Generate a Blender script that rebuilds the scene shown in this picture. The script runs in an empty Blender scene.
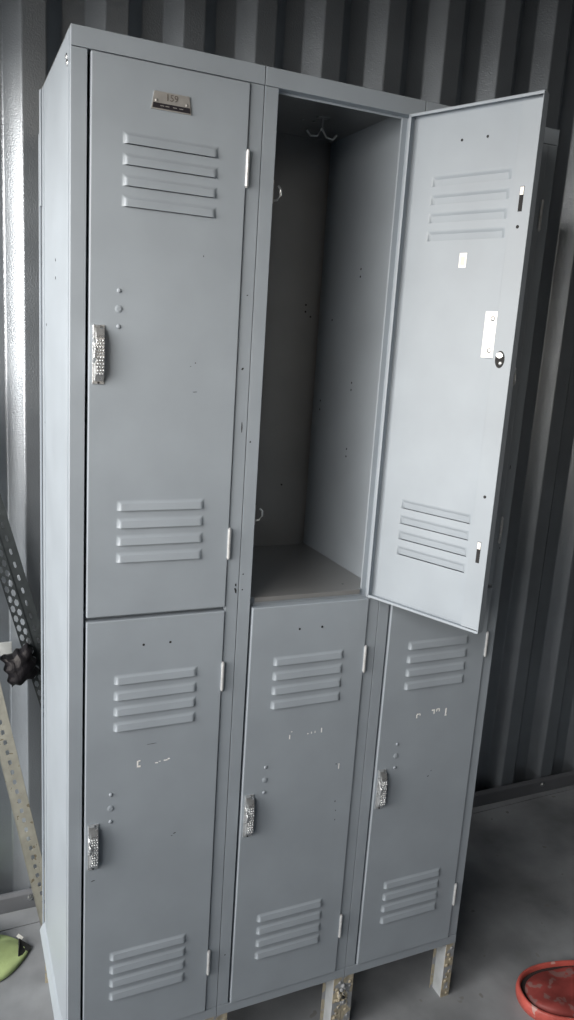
import bpy, bmesh, math, random
from mathutils import Vector, Matrix
random.seed(7)
SC = bpy.context.scene
COL = SC.collection
# ------------------------------------------------------------------ camera
cam_d = bpy.data.cameras.new('camera')
cam = bpy.data.objects.new('camera', cam_d); COL.objects.link(cam)
F_PX = 772.4254
cam_d.sensor_fit = 'VERTICAL'; cam_d.sensor_height = 36.0; cam_d.lens = 36.0 * F_PX / 1020.0
cam_d.clip_start = 0.02
RX = Vector((0.91451059, -0.39956382, 0.06339663))
RY = Vector((-0.0292271, -0.22154642, -0.97471173))
RZ = Vector((0.40350484, 0.8895313, -0.21428464))
M = Matrix((RX, -RY, -RZ)).transposed().to_4x4()
M.translation = Vector((-0.18437412, -1.27160801, 1.55020067))
cam.matrix_world = M
SC.camera = cam
# ------------------------------------------------------------------ light and exposure
SC.view_settings.view_transform = 'Standard'
SC.view_settings.look = 'None'
SC.view_settings.exposure = 0.0
SC.view_settings.gamma = 1.0
SC.view_settings.use_curve_mapping = False
world = bpy.data.worlds.new('sky'); SC.world = world; world.use_nodes = True
nt = world.node_tree; nt.nodes.clear()
wo = nt.nodes.new('ShaderNodeOutputWorld'); bg = nt.nodes.new('ShaderNodeBackground')
tc = nt.nodes.new('ShaderNodeTexCoord'); sx = nt.nodes.new('ShaderNodeSeparateXYZ')
cr = nt.nodes.new('ShaderNodeValToRGB'); mp = nt.nodes.new('ShaderNodeMapRange')
mp.inputs['From Min'].default_value = -1; mp.inputs['From Max'].default_value = 1
nt.links.new(tc.outputs['Generated'], sx.inputs[0]); nt.links.new(sx.outputs['Z'], mp.inputs['Value'])
nt.links.new(mp.outputs[0], cr.inputs[0]); nt.links.new(cr.outputs[0], bg.inputs[0]); nt.links.new(bg.outputs[0], wo.inputs[0])
e = cr.color_ramp.elements
e[0].position = 0.0; e[0].color = (0.05, 0.07, 0.10, 1)
e[1].position = 1.0; e[1].color = (0.62, 0.74, 0.95, 1)
for p_, c_ in ((0.47, (0.10, 0.135, 0.18, 1)), (0.505, (2.2, 1.85, 1.50, 1)), (0.58, (2.2, 1.94, 1.66, 1)), (0.70, (0.80, 0.88, 1.0, 1))):
    k = e.new(p_); k.color = c_
bg.inputs[1].default_value = 1.0

def area(name, loc, target, sx_, sy_, power, col):
    d = bpy.data.lights.new(name, 'AREA'); d.shape = 'RECTANGLE'; d.size = sx_; d.size_y = sy_
    d.energy = power; d.color = col
    o = bpy.data.objects.new(name, d); COL.objects.link(o); o.location = loc
    o.rotation_euler = (Vector(target) - Vector(loc)).to_track_quat('-Z', 'Y').to_euler()
    return o
# daylight coming in through the open left side of the shed
area('daylight', (-2.9, -1.55, 2.2), (0.3, -0.6, 1.45), 4.0, 2.8, 412, (1.0, 0.925, 0.85))

# ------------------------------------------------------------------ helpers
def mat(name, col, rough=0.5, metal=0.0, noise=0.0, nscale=20, bump=0.0, bscale=60, coat=0.0, spec=0.5,
        speck=None, speck_scale=90, speck_amt=0.0, stretch=None):
    m = bpy.data.materials.new(name); m.use_nodes = True
    t = m.node_tree; b = t.nodes['Principled BSDF']; L = t.links.new
    b.inputs['Base Color'].default_value = (*col, 1)
    b.inputs['Roughness'].default_value = rough; b.inputs['Metallic'].default_value = metal
    b.inputs['Coat Weight'].default_value = coat; b.inputs['Coat Roughness'].default_value = 0.12
    b.inputs['Specular IOR Level'].default_value = spec
    tx = t.nodes.new('ShaderNodeTexCoord')
    src = tx.outputs['Object']
    if stretch:
        mp_ = t.nodes.new('ShaderNodeMapping'); mp_.inputs['Scale'].default_value = stretch
        L(src, mp_.inputs[0]); src = mp_.outputs[0]
    out = None
    if noise > 0:
        n = t.nodes.new('ShaderNodeTexNoise'); n.inputs['Scale'].default_value = nscale; n.inputs['Detail'].default_value = 5
        L(src, n.inputs['Vector'])
        r = t.nodes.new('ShaderNodeValToRGB')
        r.color_ramp.elements[0].position = 0.3; r.color_ramp.elements[1].position = 0.7
        r.color_ramp.elements[0].color = (*[c * (1 - noise) for c in col], 1)
        r.color_ramp.elements[1].color = (*[min(1, c * (1 + noise)) for c in col], 1)
        L(n.outputs[0], r.inputs[0]); out = r.outputs[0]
        rr = t.nodes.new('ShaderNodeMapRange'); rr.inputs['To Min'].default_value = rough * 0.85; rr.inputs['To Max'].default_value = min(1, rough * 1.2)
        L(n.outputs[0], rr.inputs[0]); L(rr.outputs[0], b.inputs['Roughness'])
    if speck:
        v = t.nodes.new('ShaderNodeTexNoise'); v.inputs['Scale'].default_value = speck_scale; v.inputs['Detail'].default_value = 2
        L(tx.outputs['Object'], v.inputs['Vector'])
        g = t.nodes.new('ShaderNodeMapRange'); g.inputs['From Min'].default_value = 1 - speck_amt; g.inputs['From Max'].default_value = 1 - speck_amt + 0.03
        L(v.outputs[0], g.inputs[0])
        mx = t.nodes.new('ShaderNodeMix'); mx.data_type = 'RGBA'
        L(g.outputs[0], mx.inputs[0])
        if out: L(out, mx.inputs[6])
        else: mx.inputs[6].default_value = (*col, 1)
        mx.inputs[7].default_value = (*speck, 1); out = mx.outputs[2]
    if out: L(out, b.inputs['Base Color'])
    if bump > 0:
        n2 = t.nodes.new('ShaderNodeTexNoise'); n2.inputs['Scale'].default_value = bscale; n2.inputs['Detail'].default_value = 3
        L(src, n2.inputs['Vector'])
        bp = t.nodes.new('ShaderNodeBump'); bp.inputs['Strength'].default_value = bump; bp.inputs['Distance'].default_value = 0.002
        L(n2.outputs[0], bp.inputs['Height']); L(bp.outputs[0], b.inputs['Normal'])
    return m

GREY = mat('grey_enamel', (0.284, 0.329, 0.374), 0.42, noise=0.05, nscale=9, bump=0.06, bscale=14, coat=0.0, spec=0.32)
INNER_SHADE = mat('grey_enamel_shaded', (0.175, 0.182, 0.186), 0.30, noise=0.08, nscale=8, bump=0.06, bscale=14, coat=0.4, spec=0.8)  # locker enamel darkened, compartment shade put into the colour
CHROME = mat('worn_chrome', (0.55, 0.58, 0.60), 0.28, 0.75, noise=0.15, nscale=120, bump=0.35, bscale=300)
HINGE = mat('hinge_metal', (0.55, 0.58, 0.60), 0.38, 0.35, noise=0.12, nscale=80)
STEEL = mat('zinc_steel', (0.52, 0.54, 0.55), 0.35, 1.0, noise=0.15, nscale=60)
PLATEM = mat('plate_metal', (0.37, 0.375, 0.37), 0.4, 0.5, noise=0.1, nscale=100)
WHITEP = mat('white_plate', (0.92, 0.93, 0.90), 0.4)
DARK = mat('dark_hole', (0.012, 0.013, 0.015), 0.8)
CHIPW = mat('white_paint_remains', (0.85, 0.86, 0.86), 0.7)
LABELY = mat('faded_label', (0.72, 0.74, 0.55), 0.7)
BLACKP = mat('black_paint', (0.015, 0.014, 0.02), 0.4)
CLAD = mat('wall_cladding', (0.285, 0.322, 0.360), 0.31, metal=0.70, noise=0.10, nscale=6, bump=0.35, bscale=260)
FLASH = mat('wall_flashing', (0.12, 0.13, 0.145), 0.45, noise=0.1, nscale=8)
CONC = mat('concrete', (0.235, 0.255, 0.275), 0.62, noise=0.32, nscale=5.5, bump=0.25, bscale=45, speck=(0.19, 0.195, 0.20), speck_scale=22, speck_amt=0.30)
SHEDC = mat('shed_roof', (0.04, 0.045, 0.05), 0.6, noise=0.1, nscale=4)
GALV = mat('galvanised', (0.36, 0.365, 0.32), 0.45, 0.35, noise=0.15, nscale=30, speck=(0.2, 0.18, 0.13), speck_scale=60, speck_amt=0.36)
LEGP = mat('leg_paint', (0.40, 0.44, 0.47), 0.42, noise=0.12, nscale=30)
RUST = mat('peeling_leg', (0.36, 0.33, 0.25), 0.75, noise=0.4, nscale=45, bump=0.9, bscale=70, speck=(0.26, 0.28, 0.30), speck_scale=28, speck_amt=0.50)
DARKST = mat('dark_angle_steel', (0.045, 0.055, 0.06), 0.5, 0.3, noise=0.2, nscale=40)
TAPEB = mat('black_plastic', (0.008, 0.0075, 0.010), 0.5, noise=0.3, nscale=30, bump=0.6, bscale=30, spec=0.3)
TAPEC = mat('pale_tape', (0.50, 0.54, 0.55), 0.3, noise=0.1, nscale=50, bump=0.4, bscale=80)
GREEN = mat('lime_cloth', (0.34, 0.44, 0.20), 0.85, noise=0.15, nscale=25, bump=0.4, bscale=300)
BLKCL = mat('black_cloth', (0.02, 0.022, 0.022), 0.9)
TAGW = mat('white_tag', (0.75, 0.77, 0.74), 0.7)
RED = mat('worn_red', (0.22, 0.042, 0.038), 0.55, noise=0.35, nscale=18, bump=0.5, bscale=30, speck=(0.22, 0.11, 0.105), speck_scale=30, speck_amt=0.42)
REDR = mat('worn_red_rim', (0.42, 0.085, 0.07), 0.42, noise=0.25, nscale=25, bump=0.3, bscale=40, speck=(0.45, 0.26, 0.24), speck_scale=40, speck_amt=0.38)
GROOVE = mat('dark_groove', (0.03, 0.022, 0.022), 0.8)  # near-black ring between rim and panel

def mesh_obj(name, bm, mats, parent=None, bevel=0, solid=0, smooth=False, seg=2, angle=40):
    me = bpy.data.meshes.new(name)
    bmesh.ops.recalc_face_normals(bm, faces=bm.faces[:]) if not solid else None
    bm.to_mesh(me); bm.free()
    for m in (mats if isinstance(mats, (list, tuple)) else [mats]): me.materials.append(m)
    o = bpy.data.objects.new(name, me); COL.objects.link(o)
    if parent: o.parent = parent
    if smooth:
        for f in me.polygons: f.use_smooth = True
    if bevel:
        b = o.modifiers.new('bevel', 'BEVEL'); b.width = bevel; b.segments = seg; b.limit_method = 'ANGLE'; b.angle_limit = math.radians(angle)
    if solid:
        s = o.modifiers.new('thickness', 'SOLIDIFY'); s.thickness = abs(solid); s.offset = 1 if solid > 0 else -1
    return o

def box(bm, x0, x1, y0, y1, z0, z1, mi=0):
    vs = [bm.verts.new((x, y, z)) for x in (x0, x1) for y in (y0, y1) for z in (z0, z1)]
    for q in ((0, 1, 3, 2), (4, 6, 7, 5), (0, 4, 5, 1), (2, 3, 7, 6), (0, 2, 6, 4), (1, 5, 7, 3)):
        f = bm.faces.new([vs[i] for i in q]); f.material_index = mi
    return vs

def disc(bm, c, r, h, mi=0, n=14, axis=1, sgn=-1, dome=0.0):
    """short round boss standing along axis (1 = y)"""
    rings = [(r, 0.0), (r, h * (1 - dome)), (r * 0.75, h * (1 - dome * 0.4)), (r * 0.35, h)]
    def P(rr, hh, a):
        u, v = rr * math.cos(a), rr * math.sin(a)
        if axis == 1: return (c[0] + u, c[1] + sgn * hh, c[2] + v)
        if axis == 0: return (c[0] + sgn * hh, c[1] + u, c[2] + v)
        return (c[0] + u, c[1] + v, c[2] + sgn * hh)
    R = [[bm.verts.new(P(rr, hh, 2 * math.pi * i / n)) for i in range(n)] for rr, hh in rings]
    for a, b in zip(R, R[1:]):
        for i in range(n):
            f = bm.faces.new((a[i], a[(i + 1) % n], b[(i + 1) % n], b[i])); f.material_index = mi
    f = bm.faces.new(R[-1]); f.material_index = mi
    f = bm.faces.new(R[0][::-1]); f.material_index = mi

def tube(bm, pts, r, n=8, mi=0):
    rings = []
    for i, p in enumerate(pts):
        p = Vector(p)
        d = (Vector(pts[min(i + 1, len(pts) - 1)]) - Vector(pts[max(i - 1, 0)])).normalized()
        up = Vector((0, 0, 1)) if abs(d.z) < 0.9 else Vector((1, 0, 0))
        u = d.cross(up).normalized(); v = d.cross(u)
        rings.append([bm.verts.new(p + r * (math.cos(2 * math.pi * k / n) * u + math.sin(2 * math.pi * k / n) * v)) for k in range(n)])
    for a, b in zip(rings, rings[1:]):
        for i in range(n):
            f = bm.faces.new((a[i], a[(i + 1) % n], b[(i + 1) % n], b[i])); f.material_index = mi
    bm.faces.new(rings[0]); bm.faces.new(rings[-1][::-1])

def prism(bm, poly, axis, a0, a1, mi=0):
    """extrude a 2-D polygon along axis between a0 and a1"""
    def P(u, v, a):
        return {0: (a, u, v), 1: (u, a, v), 2: (u, v, a)}[axis]
    A = [bm.verts.new(P(u, v, a0)) for u, v in poly]; B = [bm.verts.new(P(u, v, a1)) for u, v in poly]
    n = len(poly)
    fs = [bm.faces.new(A[::-1]), bm.faces.new(B)]
    for i in range(n): fs.append(bm.faces.new((A[i], A[(i + 1) % n], B[(i + 1) % n], B[i])))
    for f in fs: f.material_index = mi

def struct(o): o['kind'] = 'structure'; return o
def empty(name, loc, label, cat, group=None):
    o = bpy.data.objects.new(name, None); COL.objects.link(o); o.location = loc; o.empty_display_size = 0.1
    tag(o, label, cat, group); return o
def tag(o, label, cat, group=None):
    o['label'] = label; o['category'] = cat
    if group: o['group'] = group
    return o

# ------------------------------------------------------------------ the shed
WX0, WX1, WY0 = -1.75, 3.0, -3.2
CEIL = 3.15
P, RY_, DP = 0.1781, 0.6542, 0.0376
bm = bmesh.new()
prof = []
n0 = -10; n1 = 17
for n in range(n0, n1):
    x = -0.0076 + n * P
    prof += [(x, RY_), (x + 0.0524, RY_), (x + 0.0883, RY_ + DP), (x + 0.1405, RY_ + DP)]
lo = [bm.verts.new((x, y, -0.01)) for x, y in prof]; hi = [bm.verts.new((x, y, CEIL)) for x, y in prof]
for i in range(len(prof) - 1): bm.faces.new((lo[i], lo[i + 1], hi[i + 1], hi[i]))
struct(mesh_obj('wall_back', bm, CLAD, bevel=0.003, solid=-0.0012, seg=2, angle=20))

def slab(name, b, m):
    bm = bmesh.new(); box(bm, *b); return struct(mesh_obj(name, bm, m))
# slab with the joint in front of the wall
bm = bmesh.new()
def poly_slab(pts, z0, z1):
    A = [bm.verts.new((x, y, z1)) for x, y in pts]; B = [bm.verts.new((x, y, z0)) for x, y in pts]
    n = len(pts); bm.faces.new(A); bm.faces.new(B[::-1])
    for i in range(n): bm.faces.new((A[i], A[(i + 1) % n], B[(i + 1) % n], B[i]))
jy = lambda x: 0.574 + (x + 0.08) * 0.0215
poly_slab([(-5, WY0 - 1.5), (WX1, WY0 - 1.5), (WX1, jy(WX1)), (-5, jy(-5))], -0.2, 0)
poly_slab([(-5, jy(-5) + 0.0035), (WX1, jy(WX1) + 0.0035), (WX1, 0.80), (-5, 0.80)], -0.2, 0.0)
struct(mesh_obj('floor', bm, CONC))
slab('ceiling', (WX0, WX1, WY0, 0.75, CEIL, CEIL + 0.05), SHEDC)
bm = bmesh.new(); box(bm, -1.0, 0.1, WY0 - 0.05, WY0, 0, CEIL); box(bm, 0.9, WX1, WY0 - 0.05, WY0, 0, CEIL); box(bm, 0.1, 2.4, WY0 - 0.05, WY0, 2.65, CEIL)
struct(mesh_obj('wall_front', bm, SHEDC))
slab('light_blocker_front', (-1.2, 2.6, -2.25, -2.2, 0, 1.35), SHEDC)  # added unseen slab, keeps low front light off the lower doors
slab('light_blocker_left', (-1.25, -1.2, -2.25, -0.70, 0, 1.40), SHEDC)  # likewise added out of view, shades the door fronts towards the floor
slab('wall_right', (WX1, WX1 + 0.05, WY0, 0.75, 0, CEIL), SHEDC)
bm = bmesh.new(); box(bm, -0.62, -0.56, WY0, 0.62, 2.09, CEIL)
struct(mesh_obj('trim_1', bm, SHEDC))          # header over the open side
bm = bmesh.new()
prism(bm, [(0.637, 0.0), (0.637, 0.045), (0.645, 0.052), (0.652, 0.052), (0.652, 0.0)], 0, WX0, WX1)
ch = struct(mesh_obj('baseboard_back', bm, FLASH, bevel=0.002))
for i, x in enumerate((-0.9, -0.007, 0.88, 1.77, 2.6)):
    bm = bmesh.new(); disc(bm, (x, 0.6370, 0.034), 0.0075, 0.002, n=12); disc(bm, (x, 0.635, 0.034), 0.0045, 0.005, n=6)
    mesh_obj('screw', bm, STEEL, ch)

# ------------------------------------------------------------------ lockers
W, D, H, ZB, ZD = 0.305, 0.369, 1.9763, 0.153, 1.0595
G = 0.0007
DW, DH = 0.2500, 0.881
DX = 0.0292          # left edge of door
LOUV = []
for top in (-0.1035, -0.677):
    for k in range(4): LOUV.append((top - 0.0302 * k - 0.0165, top - 0.0302 * k))

def door_sheet():
    """pressed sheet door in local space: x 0 (latch) .. -? built from hinge: x = -DW..0, z = -DH..0, outer face y=0, rim to +0.0175"""
    bm = bmesh.new()
    T = 0.0175
    x0, x1 = -0.2005, -0.0495
    zs = sorted({-DH, 0.0} | {z for l in LOUV for z in l})
    isl = {round(l[0], 5) for l in LOUV}
    V = {}
    def v(x, y, z):
        k = (round(x, 5), round(y, 5), round(z, 5))
        if k not in V: V[k] = bm.verts.new(k)
        return V[k]
    for a, b in zip(zs, zs[1:]):
        for xa, xb in ((-DW, x0), (x0, x1), (x1, 0.0)):
            if xa == x0 and round(a, 5) in isl:
                h = 0.0052
                A, B, C_, D_ = v(xa, 0, a), v(xb, 0, a), v(xb, 0, b), v(xa, 0, b)
                p, q = v(xa + .0045, -h, a + .0006), v(xb - .0045, -h, a + .0006)
                r, s = v(xb - .0065, -h * .55, b - .0045), v(xa + .0065, -h * .55, b - .0045)
                for f in ((A, p, s, D_), (q, B, C_, r), (s, r, C_, D_), (p, q, r, s)): bm.faces.new(f)
            else:
                bm.faces.new((v(xa, 0, a), v(xb, 0, a), v(xb, 0, b), v(xa, 0, b)))
    # rim walls and lips
    for a, b in zip(zs, zs[1:]):
        bm.faces.new((v(-DW, T, a), v(-DW, 0, a), v(-DW, 0, b), v(-DW, T, b)))
        bm.faces.new((v(0, 0, a), v(0, T, a), v(0, T, b), v(0, 0, b)))
    for xa, xb in ((-DW, x0), (x0, x1), (x1, 0.0)):
        bm.faces.new((v(xa, 0, 0), v(xb, 0, 0), v(xb, T, 0), v(xa, T, 0)))
        bm.faces.new((v(xb, 0, -DH), v(xa, 0, -DH), v(xa, T, -DH), v(xb, T, -DH)))
    # lips
    l = 0.006
    vi = [v(-DW, T, 0), v(0, T, 0), v(0, T, -DH), v(-DW, T, -DH)]
    wi = [v(-DW + 0.034, T, -l), v(-l, T, -l), v(-l, T, -DH + l), v(-DW + 0.034, T, -DH + l)]
    bmesh.ops.recalc_face_normals(bm, faces=bm.faces[:])
    return bm

def door_lips():
    bm = bmesh.new(); T = 0.0175
    box(bm, -DW + .001, -DW + 0.035, T - 0.0012, T, -DH + 0.006, -0.010)
    box(bm, -DW + 0.0340, -DW + 0.0352, 0.0015, T, -DH + 0.006, -0.010)
    box(bm, -0.0045, -.0005, T - 0.0012, T, -DH + 0.001, -0.001)
    box(bm, -DW + .001, -.001, T - 0.0012, T, -0.0045, -0.0005)
    box(bm, -DW + .001, -.001, T - 0.0012, T, -DH + 0.0005, -DH + 0.0045)
    return bm

def handle_mesh():
    bm = bmesh.new()
    # local: centre of plate, z 0 top .. -0.092, y outwards negative, x width
    box(bm, -0.0095, 0.0095, -0.0018, 0.001, -0.093, 0)
    prism(bm, [(-0.0018, -0.003), (-0.008, -0.006), (-0.0125, -0.020), (-0.0135, -0.050), (-0.0115, -0.075), (-0.0045, -0.088), (-0.0018, -0.088)], 0, -0.0060, 0.0075)
    prism(bm, [(-0.0018, 0.0), (-0.0065, -0.001), (-0.0095, -0.012), (-0.0085, -0.022), (-0.0018, -0.024)], 0, -0.0092, 0.0015)
    # knurled grip rows
    for r in range(11):
        for c in range(3):
            cx, cz = -0.0035 + c * 0.0043 + (0.001 if r % 2 else 0), -0.024 - r * 0.0052
            disc(bm, (cx, -0.0128, cz), 0.0019, 0.0022, n=6, dome=0.6)
    # hasp shackle loop
    tube(bm, [(-0.0075, -0.002, -0.022), (-0.0088, -0.010, -0.028), (-0.0070, -0.0155, -0.038), (-0.0085, -0.014, -0.050), (-0.0080, -0.004, -0.058)], 0.0021)
    disc(bm, (0.0, -0.0018, -0.0905), 0.002, 0.0015, mi=1, n=8)
    return bm

def hinge_mesh():
    bm = bmesh.new()   # knuckle, z 0..-0.054
    for k in range(3):
        z1 = -k * 0.018; z0 = z1 - 0.0174
        n = 10
        A = [bm.verts.new((0.0030 * math.cos(2 * math.pi * i / n), 0.0030 * math.sin(2 * math.pi * i / n), z0)) for i in range(n)]
        B = [bm.verts.new((0.0030 * math.cos(2 * math.pi * i / n), 0.0030 * math.sin(2 * math.pi * i / n), z1)) for i in range(n)]
        bm.faces.new(A[::-1]); bm.faces.new(B)
        for i in range(n): bm.faces.new((A[i], A[(i + 1) % n], B[(i + 1) % n], B[i]))
    tube(bm, [(0, 0, 0.0005), (0, 0, 0.0022)], 0.002); tube(bm, [(0, 0, -0.0545), (0, 0, -0.056)], 0.002)
    box(bm, 0.0, 0.0045, 0.0018, 0.0030, -0.053, -0.001)
    return bm

me_cache = {}
def shared(name, key, maker, mats, parent, loc=(0, 0, 0), **kw):
    if key not in me_cache:
        o = mesh_obj(name, maker(), mats, parent, **kw); me_cache[key] = o
    else:
        o = me_cache[key].copy(); COL.objects.link(o); o.parent = parent
    o.location = loc; return o

def text_bm(txt, size, depth):
    c = bpy.data.curves.new('t', 'FONT'); c.body = txt; c.size = size; c.extrude = depth; c.align_x = 'CENTER'; c.align_y = 'CENTER'
    o = bpy.data.objects.new('t', c); COL.objects.link(o)
    me = bpy.data.meshes.new_from_object(o)
    bpy.data.objects.remove(o); bpy.data.curves.remove(c)
    bm = bmesh.new(); bm.from_mesh(me); bpy.data.meshes.remove(me)
    # stand it up, facing -y
    bmesh.ops.rotate(bm, verts=bm.verts[:], cent=(0, 0, 0), matrix=Matrix.Rotation(math.radians(90), 3, 'X'))
    return bm

def rivet_bm(r, h, hollow=False):
    def f():
        bm = bmesh.new(); disc(bm, (0, 0, 0), r, h, dome=0.6, n=16)
        if hollow: disc(bm, (0, -h * 0.9, 0), r * 0.55, 0.0006, n=16)
        return bm
    return f
def hole_bm(both=True):
    bm = bmesh.new()
    disc(bm, (0, 0.0, 0), 0.0023, 0.0004, n=10)
    disc(bm, (0, 0.0013, 0), 0.0023, 0.0004, n=10, sgn=1)
    return bm

def make_door(parent, upper, label=None, is_open=False):
    zt = 1.9463 if upper else 1.0573
    d = mesh_obj('locker_door', door_sheet(), GREY, parent, bevel=0.0017, solid=-0.0010, seg=2, angle=25) if 'door' not in me_cache else me_cache['door'].copy()
    if 'door' not in me_cache: me_cache['door'] = d
    else: COL.objects.link(d); d.parent = parent; [d.__delitem__(k) for k in ('label',) if k in d]
    if is_open:
        d.location = (0.5885 - W, -0.0036, zt); d.rotation_euler = (0, 0, math.radians(112.27))
    else:
        d.location = (DX + DW, -0.0035, zt)
    if label: d['label'] = label
    shared('door_lip', 'lips', door_lips, GREY, d, bevel=0.0004)
    shared('handle', 'handle', handle_mesh, [CHROME, DARK], d, (-0.2350, -0.0005, -0.391), bevel=0.0006)
    for z in (-0.1015, -0.733):
        shared('hinge', 'hinge', hinge_mesh, HINGE, d, (0.0004, -0.0022, z))
    for z, r in ((-0.3365, .0036), (-0.392, .0036)):
        shared('rivet', 'rivet', rivet_bm(.0036, .0022), GREY, d, (-0.2037, 0, z), smooth=True)
    shared('lock_hole_plug', 'plug', rivet_bm(.0060, .0014, True), GREY, d, (-0.2037, 0, -0.3645))
    return d

def frame_mesh():
    bm = bmesh.new()
    ja = 0.0045   # gap side
    for m_ in (0, 1):
        pf = [(G, 0), (0.0245, 0), (0.0245, 0.018), (0.0232, 0.018), (0.0232, 0.0016), (G + 0.0016, 0.0016), (G + 0.0016, 0.016), (G, 0.016)]
        if m_: pf = [(W - x, y) for x, y in pf][::-1]
        prism(bm, pf, 2, ZB + 0.0235, 1.9475)
    # returns of the outer corner + jamb returns
    box(bm, 0.2700, 0.2815, 0.0168, 0.018, ZB + 0.02, 1.9475)        # hinge stop
    box(bm, 0.2700, 0.2712, 0.018, 0.022, ZB + 0.02, 1.9475)
    # overlapping top rail (face, underside, top)
    box(bm, G, W - G, -0.0009, 0.0014, 1.9483, H)
    box(bm, 0.0245, 0.2815, 0.0014, 0.018, 1.9483, 1.9495)
    box(bm, 0.0245, 0.2815, 0.018, 0.0192, 1.945, 1.9495)
    # bottom rail
    box(bm, G, W - G, -0.0009, 0.0014, ZB, ZB + 0.0225)
    box(bm, 0.0245, 0.2815, 0.0014, 0.018, ZB + 0.0213, ZB + 0.0225)
    # mid rail
    box(bm, 0.0245, 0.2815, 0.0165, 0.018, 1.040, 1.073)
    return bm
def side_mesh(x0, x1, holes_x, sgn):
    def f():
        bm = bmesh.new(); box(bm, x0, x1, 0.0014, D - 0.0005, ZB, H - 0.0012)
        for y, z in ((0.186, 1.702), (0.186, 1.687), (0.187, 1.471), (0.187, 1.456), (0.186, 1.33), (0.186, 1.314), (0.06, 1.52), (0.06, 1.09), (0.30, 1.60), (0.33, 1.42), (0.33, 1.40)):
            disc(bm, (holes_x, y, z), 0.0024, 0.0003, mi=1, n=8, axis=0, sgn=sgn)
        return bm
    return f
def back_mesh():
    bm = bmesh.new(); box(bm, 0.0022, W - 0.017, D - 0.0145, D - 0.0135, ZB, H - 0.0013); box(bm, W - 0.018, W - 0.017, D - 0.0135, D - 0.001, ZB, H - 0.0013)
    box(bm, W - 0.017, W - 0.0022, D - 0.0015, D - 0.0005, ZB, H - 0.0013)
    for x, z in ((0.262, 1.63), (0.275, 1.605), (0.262, 1.615), (0.23, 1.22)):
        disc(bm, (x, D - 0.0145, z), 0.0023, 0.0003, mi=1, n=8)
    return bm
def shelf_mesh():
    bm = bmesh.new(); box(bm, 0.003, W - 0.003, 0.018, D - 0.004, 1.0720, 1.0732)
    prism(bm, [(0.018, 1.0732), (0.010, 1.0732), (0.010, 1.0640), (0.0112, 1.0640), (0.0112, 1.0720), (0.018, 1.0720)], 0, 0.0375, 0.2635)
    disc(bm, (0.245, 0.05, 1.0732), 0.002, 0.0003, mi=1, n=8, axis=2, sgn=1)
    return bm
def bottom_mesh():
    bm = bmesh.new(); box(bm, 0.003, W - 0.003, 0.0195, D - 0.004, ZB + 0.020, ZB + 0.0212); return bm
def top_mesh():
    bm = bmesh.new(); box(bm, 0.0005, W - 0.0005, 0.0014, D - 0.0005, H - 0.0012, H); return bm
def leg_mesh(sx_, sy_):
    """Z shaped sheet leg, outer corner at 0,0; sx=+1 extends to +x"""
    def f():
        bm = bmesh.new(); z1 = ZB + 0.0
        def b(x0, x1, y0, y1, z0, zz, mi=0):
            xa, xb = sorted((x0 * sx_, x1 * sx_)); ya, yb = sorted((y0 * sy_, y1 * sy_)); box(bm, xa, xb, ya, yb, z0, zz, mi)
        b(0, 0.024, 0, 0.0016, 0, z1, 1)               # front flange, peeling
        b(0.0225, 0.024, 0.0016, 0.036, 0, z1, 0)      # web
        b(0.024, 0.032, 0.0345, 0.036, 0, z1, 1)       # rear flange
        rnd = random.Random(int(3 + sx_ + 2 * sy_))
        for k in range(9):                              # curled flakes of old paint
            z = 0.012 + k * 0.0155 + rnd.uniform(-.003, .003); x = rnd.uniform(0.007, 0.018)
            disc(bm, (x * sx_, 0, z), rnd.uniform(.003, .0055), 0.0022, mi=1, n=7, sgn=-1 * sy_, dome=.7)
        disc(bm, (0.0225 * sx_, 0.018 * sy_, 0.022), 0.0028, 0.0004, mi=2, n=8, axis=0, sgn=-sx_)
        return bm
    return f
def hook_ceiling():
    bm = bmesh.new()
    box(bm, -0.012, 0.012, -0.006, 0.006, -0.0015, 0)
    for s in (-1, 1):
        tube(bm, [(0, 0, -0.0015), (0, 0, -0.02), (s * 0.010, 0, -0.034), (s * 0.024, 0, -0.036), (s * 0.032, 0, -0.027)], 0.0022)
    return bm
def strike():
    bm = bmesh.new()
    box(bm, 0, 0.0012, 0.0, 0.014, -0.018, 0.018)
    tube(bm, [(0.0012, 0.010, -0.013), (0.011, 0.007, -0.011), (0.0165, 0.0055, -0.003), (0.0155, 0.004, 0.006), (0.010, 0.003, 0.011)], 0.0019)
    return bm

def make_locker(i, label):
    r = empty('locker', (i * W, 0, 0), label, 'locker', 'lockers bolted in one row')
    shared('frame', 'frame', frame_mesh, GREY, r, bevel=0.0011)
    shared('side_panel', 'sl', side_mesh(0.0010, 0.0020, 0.0020, 1), [GREY, DARK], r)
    shared('side_panel', 'sr', side_mesh(W - 0.0020, W - 0.0010, W - 0.0020, -1), [GREY, DARK], r)
    shared('back_panel', 'back', back_mesh, [INNER_SHADE, DARK], r)
    shared('top_panel', 'top', top_mesh, INNER_SHADE, r)
    shared('bottom_panel', 'bottom', bottom_mesh, INNER_SHADE, r)
    shared('shelf', 'shelf', shelf_mesh, [INNER_SHADE, DARK], r, bevel=0.0003)
    for (lx, ly, sx_, sy_) in ((G, 0.0003, 1, 1), (W - G, 0.0003, -1, 1), (G, D - .001, 1, -1), (W - G, D - .001, -1, -1)):
        shared('leg', 'leg%d%d' % (sx_, sy_), leg_mesh(sx_, sy_), [LEGP, RUST, DARK], r, (lx, ly, 0))
    return r

L1 = make_locker(0, 'left grey steel locker, both doors closed, number plate on its upper door')
L2 = make_locker(1, 'middle grey steel locker with its upper door swung wide open')
L3 = make_locker(2, 'right grey steel locker, partly hidden behind the open door, on a peeling leg')

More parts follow.
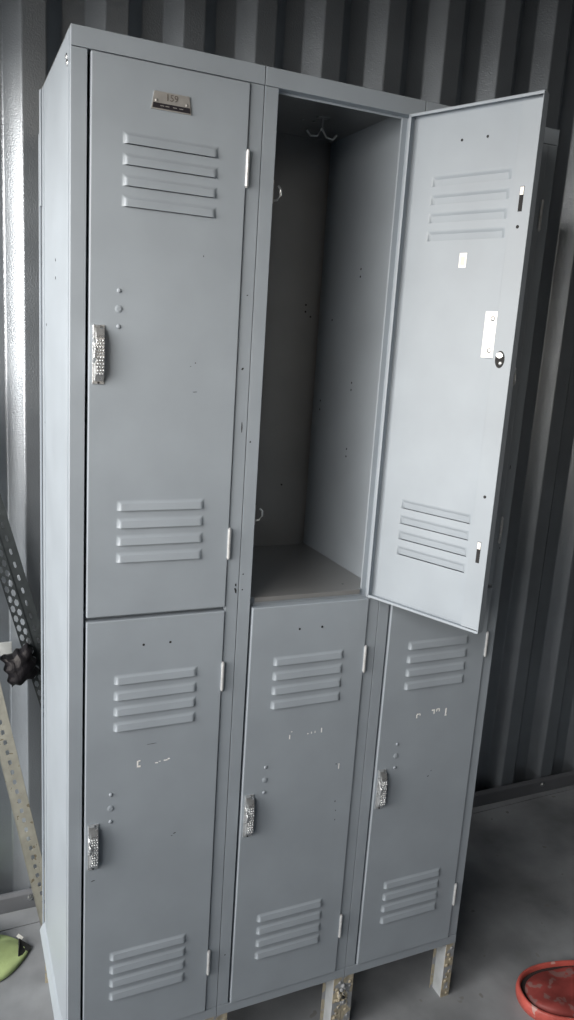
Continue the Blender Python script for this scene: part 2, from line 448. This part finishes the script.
# --- doors
d1 = make_door(L1, True, 'closed upper door with riveted number plate')
e1 = make_door(L1, False)
d2 = make_door(L2, True, 'open upper door showing its inner side', True)
e2 = make_door(L2, False)
d3 = make_door(L3, True)
e3 = make_door(L3, False)
for d in (e1, e2, d2, e3):
    for x in (0.1015, 0.1500):
        shared('rivet_hole', 'hole', hole_bm, DARK, d, (-0.2515 + x, 0, -0.0500))

# number plate 159 on the left upper door
bm = bmesh.new()
prism(bm, [(-0.0275, 0.011), (0.0275, 0.011), (0.0315, -0.0145), (-0.0315, -0.0145)], 1, -0.0022, 0)
prism(bm, [(-0.0290, -0.0055), (0.0290, -0.0055), (0.0300, -0.0128), (-0.0300, -0.0128)], 1, -0.0029, -0.0021, 1)
for x in (-0.024, 0.024): disc(bm, (x, -0.0022, -0.002), 0.0022, 0.0014, mi=0, n=10, dome=.6)
for k, x in enumerate((-0.018, -0.010, 0.002, 0.012)): box(bm, x, x + 0.006, -0.0032, -0.0028, -0.0095, -0.0085, 0)
t = text_bm('159', 0.0135, 0.0003)
for v in t.verts: v.co += Vector((0.0, -0.0026, 0.0035))
tmp = bpy.data.meshes.new('tmp'); t.to_mesh(tmp); t.free()
nf = len(bm.faces); bm.from_mesh(tmp); bpy.data.meshes.remove(tmp)
bm.faces.ensure_lookup_table()
for f in bm.faces[nf:]: f.material_index = 2
pl = mesh_obj('number_plate', bm, [PLATEM, BLACKP, mat('stamped_digits', (0.12, 0.11, 0.10), .5)], d1)
pl.location = (-0.1280, 0, -0.0495)

# inner side of the open door: lock plate, slots, sticker, latch opening
bm = bmesh.new(); T = 0.0015
box(bm, -0.0145, 0.0145, 0, 0.0022, -0.038, 0.038)
for z in (-0.026, 0.026): disc(bm, (0, 0.0022, z), 0.0042, 0.002, mi=1, sgn=1, dome=.6)
disc(bm, (0, 0.0022, 0), 0.0072, 0.0012, mi=1, sgn=1, n=20); disc(bm, (0, 0.0032, 0), 0.0058, 0.0006, mi=0, sgn=1, n=20)
lp = mesh_obj('lock_plate', bm, [WHITEP, STEEL], d2, bevel=0.0004); lp.location = (-0.2010, 0.0040, -0.3655); lp['label'] = 'bare white lock plate'
bm = bmesh.new(); box(bm, -0.0035, 0.0035, 0, 0.0006, -0.019, 0.019); box(bm, -0.0030, 0.0030, 0.0006, 0.0009, 0.006, 0.018, 1)
def slot_at(z):
    o = mesh_obj('latch_slot', bm.copy(), [DARK, WHITEP], d2); o.location = (-0.2325, 0.0174, z)
slot_at(-0.155); slot_at(-0.735)
bm = bmesh.new()
n = 20
for (rx, rz, y0, y1, mi) in ((0.0085, 0.014, 0, 0.0007, 0), (0.0060, 0.0045, 0.0007, 0.0030, 1)):
    zc = 0 if mi == 0 else 0.0068
    A = [bm.verts.new((rx * math.cos(2 * math.pi * i / n), y0, zc + rz * math.sin(2 * math.pi * i / n))) for i in range(n)]
    B = [bm.verts.new((rx * math.cos(2 * math.pi * i / n), y1, zc + rz * math.sin(2 * math.pi * i / n))) for i in range(n)]
    f = bm.faces.new(B); f.material_index = mi
    for i in range(n):
        f = bm.faces.new((A[i], A[(i + 1) % n], B[(i + 1) % n], B[i])); f.material_index = mi
disc(bm, (-0.002, 0.0007, -0.006), 0.003, 0.002, mi=1, sgn=1, dome=.6)
o = mesh_obj('latch_opening', bm, [DARK, CHROME], d2); o.location = (-0.2290, 0.0174, -0.405)
for z in (-0.197, -0.6365):
    bm = bmesh.new(); disc(bm, (0, 0, 0), 0.0028, 0.0005, sgn=1, n=10); o = mesh_obj('screw_hole', bm, DARK, d2); o.location = (-0.2320, 0.0174, z)
bm = bmesh.new(); box(bm, -0.007, 0.007, 0, 0.0005, -0.012, 0.012); box(bm, -0.004, 0.0045, 0.0005, 0.0007, -0.008, 0.006, 1)
o = mesh_obj('sticker', bm, [WHITEP, LABELY], d2); o.location = (-0.1280, 0.0012, -0.2440)

# latch strikes and coat hook in the open compartment
for z in (1.790, 1.236):
    o = mesh_obj('latch_strike', strike(), STEEL, L2, smooth=False); o.location = (0.0245, 0.0005, z)
o = mesh_obj('coat_hook', hook_ceiling(), STEEL, L2); o.location = (0.200, 0.20, H - 0.0015)
for x, z in ((0.209, 2.022), (0.233, 2.02)):
    bm = bmesh.new(); disc(bm, (0, 0, 0), 0.003, 0.001, axis=2, n=10); o = mesh_obj('rivet', bm, STEEL, L2); o.location = (x - 0.035, 0.235, H - 0.0014)

# remains of white stencilled digits on the lower doors (strokes left of worn figures)
def strokes(parent, items, name='paint_remnant'):
    for (x, z, w, h) in items:
        bm = bmesh.new(); box(bm, x - w / 2, x + w / 2, -0.0004, 0.0, z - h / 2, z + h / 2)
        o = mesh_obj(name, bm, CHIPW, parent); o.location = (-DW - DX, 0, -1.0573); o['label'] = 'worn white stencil paint'
strokes(e1, [(.1235, .7740, .0025, .013), (.1265, .7800, .004, .002), (.1265, .7690, .005, .0035), (.1590, .7705, .005, .0016), (.1650, .7725, .003, .0012), (.1760, .7730, .007, .0018), (.1820, .775, .004, .0022)])
strokes(e2, [(.1240, .7790, .0018, .009), (.1275, .7900, .003, .001), (.1640, .7800, .002, .002), (.1720, .781, .0016, .004), (.1800, .7815, .0014, .004), (.1945, .7830, .0018, .010), (.2418, .694, .0016, .012)])
strokes(e3, [(.1185, .7790, .0022, .008), (.1225, .7840, .007, .0020), (.1265, .7820, .0018, .004),
             (.1590, .7880, .006, .0020), (.1625, .7840, .0018, .011), (.1720, .7890, .007, .0020), (.1755, .7860, .0018, .007), (.1690, .7860, .0018, .005), (.1935, .7800, .0026, .016), (.1940, .7710, .005, .0018)])
# dark chips and scratches where the paint is gone
def chips(parent, items, off=(0, 0, 0), name='paint_chip'):
    for (x, z, w, h, a) in items:
        bm = bmesh.new(); n = 8; ca, sa = math.cos(a), math.sin(a); rr = random.Random(int(x * 1e4))
        A = []
        for i in range(n):
            t_ = 2 * math.pi * i / n; u, v_ = w / 2 * math.cos(t_) * rr.uniform(.6, 1.2), h / 2 * math.sin(t_) * rr.uniform(.6, 1.2)
            A.append((x + u * ca - v_ * sa, z + u * sa + v_ * ca))
        prism(bm, A, 1, -0.00035, 0.0)
        o = mesh_obj(name, bm, DARK, parent); o.location = off
chips(d1, [(.206, 1.455, .009, .0012, .1), (.197, 1.497, .003, .001, .3), (.205, 1.503, .002, .002, 0), (.212, 1.675, .0012, .004, 0)], (-DW - DX, 0, -1.9463))
chips(e1, [(.198, .6145, .008, .0018, .3), (.193, .610, .003, .001, 0), (.045, .548, .008, .0012, .2), (.15, .811, .02, .0006, .05)], (-DW - DX, 0, -1.0573))
chips(e2, [(.235, .700, .002, .003, 0), (.240, .612, .002, .005, 0), (.243, .590, .002, .004, 0), (.243, .568, .002, .004, 0)], (-DW - DX, 0, -1.0573))
chips(e3, [(.165, .628, .005, .002, .4), (.172, .640, .0015, .003, 0)], (-DW - DX, 0, -1.0573))
chips(L1, [(.291, 1.497, .007, .0035, .6), (.295, 1.395, .002, .02, 0), (.299, 1.105, .003, .008, 0), (.2985, 1.095, .004, .012, .3), (.293, 1.62, .003, .002, 0)])
chips(L2, [(.0075, 1.125, .003, .003, 0), (.0075, 1.095, .003, .003, 0), (.0075, 1.37, .003, .004, 0), (.012, .30, .003, .003, 0)])
chips(L3, [(.2880, 1.32, .002, .010, 0), (.2875, 1.145, .002, .006, 0)])

# fittings seen only on the outer left side
bm = bmesh.new(); box(bm, -0.0030, -0.0004, D - 0.014, D + 0.001, 1.77, 1.975); box(bm, -0.0045, -0.0004, D - 0.001, D + 0.002, ZB, 1.90)
mesh_obj('rear_flange', bm, GREY, L1, bevel=0.0008)
bm = bmesh.new()
pr = [(0.0009, 0.172), (-0.0035, 0.166), (-0.0105, 0.150), (-0.0095, 0.149), (-0.002, 0.164), (0.0009, 0.168)]
prism(bm, pr, 1, 0.006, D + 0.002)
mesh_obj('bottom_flange', bm, GREY, L1)
bm = bmesh.new(); box(bm, 0.0001, 0.0009, 0.017, 0.050, 0.175, H - 0.0015); box(bm, 0.0001, 0.0009, D - 0.040, D - 0.0145, 0.175, H - 0.0015)
mesh_obj('side_seam', bm, GREY, L1, bevel=0.0003)
for y, z in ((0.030, 1.952), (0.037, 1.962)):
    bm = bmesh.new(); disc(bm, (0, 0, 0), 0.0052, 0.0028, axis=0, dome=.5); o = mesh_obj('rivet', bm, STEEL, L1, smooth=True); o.location = (0.0010, y, z - 0.02)
for y, z in ((0.04, 1.64), (0.04, 1.36), (0.30, 1.55), (0.04, 1.12), (0.04, 1.045), (0.03, .82), (0.03, .43), (0.33, 1.36), (0.17, 1.66), (0.17, 1.63)):
    bm = bmesh.new(); disc(bm, (0, 0, 0), 0.0026, 0.0004, axis=0, n=8); o = mesh_obj('screw_hole', bm, DARK, L1); o.location = (0.0010, y, z)
# lump of rust and old paint over the bolt joining middle and right locker
bm = bmesh.new()
rr = random.Random(5)
for k in range(16):
    disc(bm, (-0.004 + rr.uniform(-.009, .010), 0.0, 0.128 - k * 0.0030 + rr.uniform(-.002, .002)), rr.uniform(.003, .0065), rr.uniform(.003, .0065), dome=.7, n=9)
disc(bm, (-0.001, -0.004, 0.101), 0.0030, 0.0035, mi=1, n=8)
o = mesh_obj('joining_bolt', bm, [RUST, DARK], L3, smooth=True)

# ------------------------------------------------------------------ leaning slotted angles
def place(o, A, B, nrm):
    """local z along A->B, local x across"""
    A, B = Vector(A), Vector(B); z = (B - A).normalized(); y = Vector(nrm); y = (y - y.dot(z) * z).normalized(); x = y.cross(z)
    m = Matrix((x, y, z)).transposed().to_4x4(); m.translation = A; o.matrix_world = m

def perforated(bm, u0, u1, L, pitch, cols, hw, hh, flange='x', hexa=False, t=0.002, stagger=False, mi=0):
    """sheet in u (x or y) and z with real holes; cells of height pitch"""
    def P(u, z, d):
        return (u, d, z) if flange == 'x' else (d, u, z)
    nz = int(L / pitch)
    cw = (u1 - u0) / cols
    for c in range(cols):
        ua, ub = u0 + c * cw, u0 + (c + 1) * cw; uc = (ua + ub) / 2
        off = pitch / 2 if (stagger and c % 2) else 0
        for k in range(nz):
            za = k * pitch + off; zb = za + pitch; zc = (za + zb) / 2
            if hexa: inner = [(uc - hw, zc - hh * .5), (uc, zc - hh), (uc + hw, zc - hh * .5), (uc + hw, zc + hh * .5), (uc, zc + hh), (uc - hw, zc + hh * .5)]
            else: inner = [(uc - hw, zc - hh * .7), (uc - hw * .4, zc - hh), (uc + hw * .4, zc - hh), (uc + hw, zc - hh * .7), (uc + hw, zc + hh * .7), (uc + hw * .4, zc + hh), (uc - hw * .4, zc + hh), (uc - hw, zc + hh * .7)]
            n = len(inner)
            # outer polygon points matched by angle onto the cell rectangle
            outer = []
            for (u, z) in inner:
                du, dz = u - uc, z - zc
                s = min(cw / 2 / abs(du) if abs(du) > 1e-9 else 1e9, pitch / 2 / abs(dz) if abs(dz) > 1e-9 else 1e9)
                outer.append((uc + du * s, zc + dz * s))
            corners = [(ua, za), (ub, za), (ub, zb), (ua, zb)]
            for d0 in (0, t):
                I = [bm.verts.new(P(u, z, d0)) for u, z in inner]; O = [bm.verts.new(P(u, z, d0)) for u, z in outer]
                for i in range(n):
                    j = (i + 1) % n
                    f = bm.faces.new((I[i], I[j], O[j], O[i])); f.material_index = mi
                    # corner triangle
                    (u1_, z1_), (u2_, z2_) = outer[i], outer[j]
                    for (cu, cz) in corners:
                        on1 = abs(u1_ - cu) < 1e-7 or abs(z1_ - cz) < 1e-7; on2 = abs(u2_ - cu) < 1e-7 or abs(z2_ - cz) < 1e-7
                        same = False
                        if on1 and on2 and abs((u1_ - cu) * (z2_ - cz) - (z1_ - cz) * (u2_ - cu)) > 1e-10:
                            bm.faces.new((O[i], O[j], bm.verts.new(P(cu, cz, d0))))
                    if abs(abs(z1_ - z2_) - pitch) < 1e-7:
                        e_ = ua if u1_ < uc else ub
                        bm.faces.new((O[i], O[j], bm.verts.new(P(e_, z2_, d0)), bm.verts.new(P(e_, z1_, d0))))
                if d0 == 0: I0 = I
            for i in range(n):
                bm.faces.new((I0[i], I0[(i + 1) % n], I[(i + 1) % n], I[i]))

bm = bmesh.new()
LL = 1.45
perforated(bm, 0.0, 0.040, LL, 0.028, 1, 0.0042, 0.0070, 'x')
for x in (0.0, 0.040): box(bm, x - .0006, x + .0006, -0.0004, 0.0024, 0, LL)
box(bm, 0.038, 0.040, 0.0022, 0.036, 0, LL)
for k in range(int(LL / 0.028)):      # punched backs of the second flange
    pass
ga = mesh_obj('slotted_angle', bm, GALV)
place(ga, (0.0125, 0.552, 0.004), (0.0125 - 0.21, 0.575, 1.12), (0, 1, 0))
tag(ga, 'pale galvanised slotted steel angle leaning left, its foot on the floor by the locker', 'metal bar', 'slotted angles leaning behind the lockers')
bm = bmesh.new()
perforated(bm, -0.025, -0.001, LL, 0.026, 2, 0.0046, 0.0100, 'x', hexa=True, stagger=True)
perforated(bm, 0.001, 0.029, LL, 0.034, 1, 0.0028, 0.008, 'x')
box(bm, -0.027, -0.025, -0.001, 0.0022, 0, LL); box(bm, -0.0016, 0.0014, -0.002, 0.0026, 0, LL); box(bm, 0.0285, 0.031, -0.001, 0.018, 0, LL)
da = mesh_obj('slotted_angle', bm, DARKST)
place(da, (0.205, 0.590, 0.010), (0.205 - 0.297, 0.612, 1.13), (0, 1, 0))
tag(da, 'dark perforated steel angle wrapped with black plastic, leaning behind the locker', 'metal bar', 'slotted angles leaning behind the lockers')
# black plastic wrap round the dark angle
bm = bmesh.new()
NG = 16
rr = random.Random(21)
cz = [(rr.uniform(0, 6.28), rr.uniform(18, 60), rr.uniform(-3.1, 3.1)) for _ in range(6)]
c00, c10, c01, c11 = Vector((-0.052, 0, .676)), Vector((0.014, 0, .708)), Vector((-0.073, 0, .757)), Vector((-0.008, 0, .786))
def wrap_pt(u, v, side):
    p = c00 * (1 - u) * (1 - v) + c10 * u * (1 - v) + c01 * (1 - u) * v + c11 * u * v
    edge = (4 * u * (1 - u)) * (4 * v * (1 - v))
    k = sum(abs(math.sin(f * (u * math.cos(a) + v * math.sin(a)) * .28 + ph)) for ph, f, a in cz) / 6
    p.x += 0.004 * math.sin(v * 17 + 1) * (1 - edge); p.z += 0.004 * math.sin(u * 15) * (1 - edge) - 0.008 * math.exp(-((u - .45) / .08) ** 2) * v
    p.y = 0.590 - side * (edge ** .35) * (0.030 + 0.007 * k)
    return p
fr_ = [[bm.verts.new(wrap_pt(i / NG, j / NG, 1)) for j in range(NG + 1)] for i in range(NG + 1)]
bk_ = [[fr_[i][j] if i in (0, NG) or j in (0, NG) else bm.verts.new(wrap_pt(i / NG, j / NG, -0.9)) for j in range(NG + 1)] for i in range(NG + 1)]
for i in range(NG):
    for j in range(NG):
        bm.faces.new((fr_[i][j], fr_[i + 1][j], fr_[i + 1][j + 1], fr_[i][j + 1]))
        bm.faces.new((bk_[i][j], bk_[i][j + 1], bk_[i + 1][j + 1], bk_[i + 1][j]))
wp = mesh_obj('plastic_wrap', bm, TAPEB)
tag(wp, 'crumpled black plastic wrapped around the dark perforated angle', 'plastic wrap')
bm = bmesh.new(); box(bm, -0.085, -0.044, 0.634, 0.6405, .738, .772)
for v in bm.verts: v.co.z += 0.004 * math.sin(v.co.x * 150)
# pale tape on the cladding
tp = mesh_obj('tape_piece', bm, TAPEC, bevel=0.001)
tp.location = (0, 0.0135, 0)
tag(tp, 'piece of pale translucent tape stuck to the wall behind black plastic', 'tape')

# ------------------------------------------------------------------ green cloth bag
bag = empty('cloth_bag', (-0.10, 0.50, 0), 'lime green cloth bag with a black corner lying on the floor at left', 'bag')
bm = bmesh.new()
NU, NV = 30, 22
def bagpt(u, v):
    # u 0 (right corner) .. 1 (far left), v -1..1 across
    x = 0.077 - 0.30 * u
    wdt = 0.004 + 0.085 * min(1, u * 2.6) ** 0.8
    y = -0.013 - 0.05 * u * .3 + v * wdt + 0.018 * math.sin(u * 9) * v
    fold = 0.010 * math.sin(v * 5 + u * 6) * min(1, u * 3)
    z = 0.004 + (0.034 * min(1, u * 2.2) ** 0.7 + fold) * (1 - v * v) ** 0.55
    return (x, y, max(z, 0.002))
g = [[bm.verts.new(bagpt(i / NU, -1 + 2 * j / NV)) for j in range(NV + 1)] for i in range(NU + 1)]
for i in range(NU):
    for j in range(NV): bm.faces.new((g[i][j], g[i + 1][j], g[i + 1][j + 1], g[i][j + 1])).material_index = 0
mesh_obj('bag_body', bm, GREEN, bag, solid=0.0015, smooth=True)
bm = bmesh.new()      # black triangular corner patch
pts = [(0.080, -0.010, 0.004), (0.052, 0.012, 0.018), (0.050, -0.014, 0.021), (0.046, -0.040, 0.012), (0.068, -0.030, 0.003)]
A = [bm.verts.new((x + .002, y, z + .002)) for x, y, z in pts]; B = [bm.verts.new((x, y, z - 0.002)) for x, y, z in pts]
bm.faces.new(A); bm.faces.new(B[::-1])
for i in range(5): bm.faces.new((A[i], A[(i + 1) % 5], B[(i + 1) % 5], B[i]))
o = mesh_obj('corner_patch', bm, BLKCL, bag); o['label'] = 'black corner'
bm = bmesh.new(); box(bm, -0.008, 0.008, -0.004, 0.004, 0, 0.002)
o = mesh_obj('tag', bm, TAGW, bag); o.location = (0.056, 0.018, 0.018); o.rotation_euler = (0.2, 0.5, -0.6); o['label'] = 'small white tag'
bm = bmesh.new()      # raised flap folded back at the left
g = [[bm.verts.new((-0.02 - 0.12 * a / 10 + 0.02 * math.cos(b / 8 * 3.0), 0.022 + 0.05 * b / 8, 0.022 + 0.034 * math.sin(b / 8 * 3.14) + 0.01 * math.sin(a))) for b in range(9)] for a in range(11)]
for i in range(10):
    for j in range(8): bm.faces.new((g[i][j], g[i + 1][j], g[i + 1][j + 1], g[i][j + 1]))
mesh_obj('flap', bm, GREEN, bag, solid=0.002, smooth=True)

# ------------------------------------------------------------------ worn red tray / pad
pad = empty('red_tray', (1.207, -0.122, 0), 'worn red oval plastic tray with raised rim on the concrete floor', 'tray')
def oval(a, b, t_, e_=2.3):
    c_, s_ = math.cos(t_), math.sin(t_)
    return (a * abs(c_) ** (2 / e_) * (1 if c_ > 0 else -1), b * abs(s_) ** (2 / e_) * (1 if s_ > 0 else -1))
tilt = math.radians(-14)
def prof_ring(bm, rings, a, b, N=64, wob=None):
    R = []
    for (d, z) in rings:
        row = []
        for i in range(N):
            t_ = 2 * math.pi * i / N; x, y = oval(a - d, b - d, t_)
            zz = z + (wob(x, y) if wob else 0)
            row.append(bm.verts.new((x * math.cos(tilt) - y * math.sin(tilt), x * math.sin(tilt) + y * math.cos(tilt), zz)))
        R.append(row)
    for p_, q_ in zip(R, R[1:]):
        for i in range(N): bm.faces.new((p_[i], p_[(i + 1) % N], q_[(i + 1) % N], q_[i]))
    return R
AX, BX = 0.152, 0.092
bm = bmesh.new()
prof_ring(bm, [(0.010, 0.001), (0.002, 0.006), (0.0, 0.020), (0.002, 0.032), (0.006, 0.036), (0.010, 0.033), (0.011, 0.022)], AX, BX)
mesh_obj('rim', bm, REDR, pad, smooth=True)
bm = bmesh.new()
R = prof_ring(bm, [(0.0105, 0.023), (0.021, 0.023)], AX, BX)
mesh_obj('groove', bm, GROOVE, pad, solid=-0.003)
bm = bmesh.new()
wob = lambda x, y: 0.0028 * math.sin(y * 95 + 10 * x) + 0.002 * math.sin(x * 60)
R = prof_ring(bm, [(0.021, 0.020), (0.0225, 0.029), (0.027, 0.033), (0.040, 0.034), (0.055, 0.034), (0.07, 0.034)], AX, BX, wob=wob)
bm.faces.new(R[-1])
mesh_obj('panel', bm, RED, pad, smooth=True)
# a few crumbs of debris on the concrete
rr = random.Random(11)
